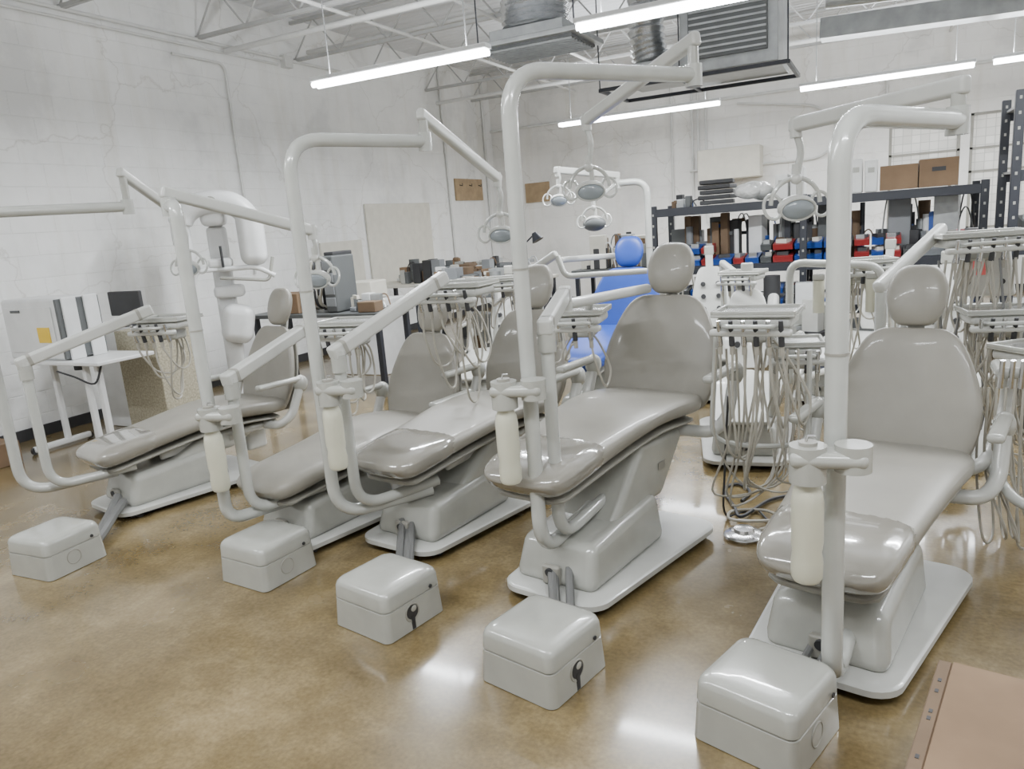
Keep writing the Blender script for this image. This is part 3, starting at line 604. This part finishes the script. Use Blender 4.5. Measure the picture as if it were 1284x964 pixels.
b=MB(); b.box((-5.3,6.9,.421),(.7,.5,.84),PRINT,bev=.01); b.box((-5.3,6.9,.95),(.4,.3,.2),PAPER,bev=.02); b.obj('storage_cabinet')
b=MB(); b.box((X0+.02,9.9,1.4),(.03,1.75,1.2),PAPER,bev=.004); b.obj('wall_panel')
b=MB(); b.box((X0+.02,8.4,1.15),(.03,.9,.7),PAPER,bev=.004); b.obj('wall_panel')
b=MB(); b.box((X0+.02,12.2,2.22),(.03,1.0,.38),WOODB,bev=.004)
for y in (11.85,12.2,12.55): b.tube([(X0+.03,y,2.3),(X0+.09,y,2.28),(X0+.09,y,2.32)],.008,BLACK,6)
b.obj('coat_hook_board')
b=MB(); b.box((-5.9,Y1-.02,2.1),(.5,.03,.36),WOODB,bev=.004); b.obj('coat_hook_board')
table('work_table',-6.6,-3.9,8.5,9.3,.85,top=PAPER); clutter('workbench_clutter',-6.4,-4.6,8.6,9.2,.85,60,seed=5,hmax=.32)
table('work_table',-4.9,-3.4,7.2,7.8,.82,top=TANK); clutter('workbench_clutter',-4.8,-3.5,7.3,7.75,.82,56,seed=6,hmax=.34)
table('work_table',-3.6,-2.5,9.0,9.7,.9,top=TANK); clutter('workbench_clutter',-3.5,-2.6,9.1,9.6,.9,46,seed=8,hmax=.45)
b=MB(); b.cyl((-4.2,8.8,.855),(-4.2,8.8,.87),.08,BLACK); b.tube([(-4.2,8.8,.87),(-4.25,8.8,1.2),(-4.0,8.8,1.4)],.012,BLACK,6); b.cyl((-4.0,8.8,1.42),(-3.95,8.8,1.32),.03,BLACK,16,.08); b.obj('desk_lamp')

# ---------------------------------------------------------------- storage racks
def rack(name,x0,x1,y0,y1,levels,h,mids=()):
    b=MB()
    for x in [x0,x1]+list(mids):
        for y in (y0,y1):
            b.box((x,y,h/2),(.07,.06,h),BLACK,bev=.004,seg=1)
            k=.2
            while k<h-.05: b.box((x,y-.031,k),(.018,.003,.025),GREYP); k+=.12
        b.beam((x,y0,.3),(x,y1,.9),.03,.03,BLACK,bev=.003,seg=1)
    for z in levels:
        b.box(((x0+x1)/2,y0,z-.04),(x1-x0,.05,.09),BLACK,bev=.004,seg=1); b.box(((x0+x1)/2,y1,z-.04),(x1-x0,.05,.09),BLACK,bev=.004,seg=1)
        b.box(((x0+x1)/2,(y0+y1)/2,z-.006),(x1-x0,y1-y0,.02),GALV)
    return b.obj(name)
rack('storage_rack',-2.35,.86,8.5,9.3,[.45,.92,1.58],1.62,(-.75,))
rack('storage_rack',.98,2.4,7.6,8.4,[.5,1.05,1.66,2.2],2.3,())
def bins(name,x0,x1,y,z,seed,rows=1):
    R=random.Random(seed); b=MB(); x=x0; z+=.007
    while x<x1:
        w=R.choice([.11,.14,.2]); m_=R.choice([BINB,BINB,BINB,BINB,TANK,BING,BINR,TANK])
        for r_ in range(rows):
            if R.random()<.9:
                zz=z+r_*.13; hh=.10
                b.hull([(x,y,zz),(x+w,y,zz),(x+w,y+.28,zz),(x,y+.28,zz)],[(x-.0,y-.03,zz+hh*.6),(x+w,y-.03,zz+hh*.6),(x+w,y+.28,zz+hh),(x,y+.28,zz+hh)],m_)
                b.box((x+w/2,y+.1,zz+hh*.85),(w*.6,.12,.05),R.choice([GALV,DARK,PAPER,CHROME]),rz=R.uniform(-.5,.5))
        x+=w+.02
    return b.obj(name)
bins('parts_bins',-2.25,-.82,8.55,.92,1,2); bins('parts_bins',-.68,.8,8.55,.92,2,2); bins('parts_bins',-2.25,.75,8.55,.45,3,2)
bins('parts_bins',1.05,2.3,7.65,1.05,4,2)
DPAL=[TANK,DARK,BLACK,TANK,BING,CARD2,GALV,PRINT,BINB,CARD,DARK]
clutter('shelf_clutter',-2.2,.7,8.92,9.2,.92,130,seed=12,hmax=.58,pal=DPAL)
clutter('shelf_clutter',1.15,2.25,7.8,8.2,1.66,14,seed=13,hmax=.4,smax=.3,pal=[CARD,CARD2,DARK,TANK])
clutter('shelf_clutter',1.15,2.25,7.8,8.2,2.2,12,seed=14,hmax=.45,smin=.2,smax=.34,pal=[CARD2,CARD2,TANK])
clutter('shelf_clutter',-2.25,-1.97,8.7,9.15,1.58,10,seed=15,hmax=.16,smax=.12,pal=DPAL)
b=MB()
for i in range(5): b.box((-1.68,8.75,1.615+i*.055),(.36,.3,.045),DARK,bev=.01,rz=.1*(-1)**i)
b.obj('tray_stack')
b=MB(); R=random.Random(2)
for i in range(9): b.ell((-1.28+R.uniform(-.09,.09),8.75+R.uniform(-.1,.1),1.675+R.uniform(-.01,.08)),(.13,.11,.08),BAG,Matrix.Rotation(R.uniform(0,3),4,'Z'),n=12,m=8)
b.obj('plastic_bag_pile')
for i,(x,w,h) in enumerate([(-.98,.13,.26),(-.82,.13,.32),(-.26,.12,.34),(-.12,.12,.32)]):
    b=MB(); b.box((x,8.75,1.588+h/2),(w,.3,h),PIPE,bev=.015); b.box((x,8.597,1.58+h*.7),(w*.5,.004,.05),GREYP); b.obj('control_module_box')
b=MB(); b.box((.13,8.8,1.712),(.34,.3,.24),CARD,bev=.004); b.obj('cardboard_box')
b=MB(); b.box((.48,8.8,1.727),(.34,.3,.27),CARD,bev=.004); b.box((.48,8.648,1.76),(.12,.003,.04),DARK); b.obj('cardboard_box')
WP=[PRINT,WHITE,GREYP,WHITE2,TANK,DARK,GALV,SHELL,TANK]
clutter('equipment_pile',-2.2,.8,7.75,8.2,0,80,smin=.12,smax=.32,hmax=.85,pal=WP,seed=21)
clutter('equipment_pile',-4.7,-3.6,7.95,8.3,0,16,smin=.15,smax=.3,hmax=.6,pal=[WHITE,CARD2,TANK,DARK,GALV],seed=22)
clutter('equipment_pile',1.0,2.2,6.0,7.2,0,40,smin=.12,smax=.32,hmax=1.0,pal=WP,seed=23)
b=MB(); b.box((2.0,12.6,2.21),(.3,.3,.6),CARD2); b.box((2.0,12.6,.955),(.28,.28,1.9),BLACK); b.obj('tall_locker')

# ---------------------------------------------------------------- ducts
b=MB(); b.box((-3.22,7.5,3.32),(1.15,.8,.05),GALV,bev=.01); b.box((-3.22,7.5,3.285),(1.0,.66,.03),TANK)
for i in range(9): b.box((-3.22,7.2+i*.075,3.265),(.98,.01,.03),GALV)
b.box((-3.22,7.5,3.40),(.8,.6,.12),GALV,bev=.01)
for x in (-3.75,-2.7): b.tube([(x,7.2,3.34),(x,7.2,ZC)],.008,BLACK,5)
b.obj('air_diffuser')
def flex(name,pts,r):
    p=smoothpts(pts,16); rs=[r*(1+.09*math.sin(i*2.1)) for i in range(len(p))]
    b=MB(); b.tube(p,rs,FOIL,24); return b.obj(name,wn=False)
flex('flexible_duct',[(-3.22,7.5,3.47),(-3.22,7.5,3.8),(-3.2,7.55,ZC-.01)],.33)
b=MB(); b.box((-1.5,9.0,3.35),(1.0,1.0,.75),GALV,bev=.01); b.box((-1.5,8.47,3.35),(.8,.05,.5),TANK); b.box((-2.3,9.0,3.1),(.7,.5,.25),GALV,bev=.01)
for k in range(8): b.box((-1.5,8.44,3.14+k*.06),(.78,.012,.02),GALV)
for x in (-1.95,-1.05): b.tube([(x,8.55,3.7),(x,8.55,ZC)],.012,BLACK,6); b.tube([(x,9.45,3.7),(x,9.45,ZC)],.012,BLACK,6)
for z in (2.94,):
    b.beam((-2.9,8.45,z),(-.9,8.45,z),.05,.04,BLACK,bev=.004,seg=1); b.beam((-2.9,9.5,z),(-.9,9.5,z),.05,.04,BLACK,bev=.004,seg=1)
    for x in (-2.9,-2.0,-.9): b.beam((x,8.45,z),(x,9.5,z),.04,.04,BLACK,bev=.004,seg=1); b.tube([(x,8.45,z),(x,8.45,ZC)],.008,BLACK,5)
p=smoothpts([(-2.45,9.0,3.24),(-2.5,9.0,3.6),(-2.5,9.0,ZC-.01)],16); b.tube(p,[.20*(1+.09*math.sin(i*2.1)) for i in range(len(p))],FOIL,24)
b.obj('hvac_unit')
b=MB()
for y,z in ((6.7,3.7),(8.1,3.9),(11.2,3.6)): b.tube([(-6.7,y,z),(2.6,y,z)],.03,PIPE,10)
b.tube(fillet([(-.6,9.2,3.6),(1.0,9.2,3.5),(1.6,11.5,3.5)],.3),.08,GALV,14)
b.beam((-.7,9.9,3.45),(2.5,9.9,3.35),.3,.22,GALV,bev=.01)
b.tube(smoothpts([(-.4,8,4.25),(-.3,8,3.7),(-.15,8,3.4),(.05,8,3.5),(.2,8.1,4.25)],6),.010,BLACK,6)
b.tube(smoothpts([(.7,7,4.25),(.8,7.2,3.8),(1.2,7.4,3.7),(1.4,7.4,4.25)],6),.010,BLACK,6)
for x in (-5,-3.9,.8,1.7): b.tube([(x,-1,3.78),(x,13.2,3.78)],.02,PIPE,8)
b.obj('ceiling_pipes')

# ---------------------------------------------------------------- world & camera
w=bpy.data.worlds.new('world'); bpy.context.scene.world=w; w.use_nodes=True
w.node_tree.nodes['Background'].inputs[0].default_value=(.95,.97,1,1); w.node_tree.nodes['Background'].inputs[1].default_value=3.4
yaw=rad(27); p=rad(12.2); r=rad(4.5)
F=V((-math.sin(yaw)*math.cos(p), math.cos(yaw)*math.cos(p), -math.sin(p)))
R0=V((math.cos(yaw), math.sin(yaw),0)); U0=R0.cross(F)
U=U0*math.cos(r)+R0*math.sin(r); Rr=R0*math.cos(r)-U0*math.sin(r)
cd=bpy.data.cameras.new('camera'); cd.sensor_width=36; cd.lens=26.0; cd.clip_start=.02
cam=bpy.data.objects.new('camera',cd); bpy.context.collection.objects.link(cam)
cam.matrix_world=Matrix.Translation((0,0,1.55))@Matrix((Rr,U,-F)).transposed().to_4x4()
bpy.context.scene.camera=cam
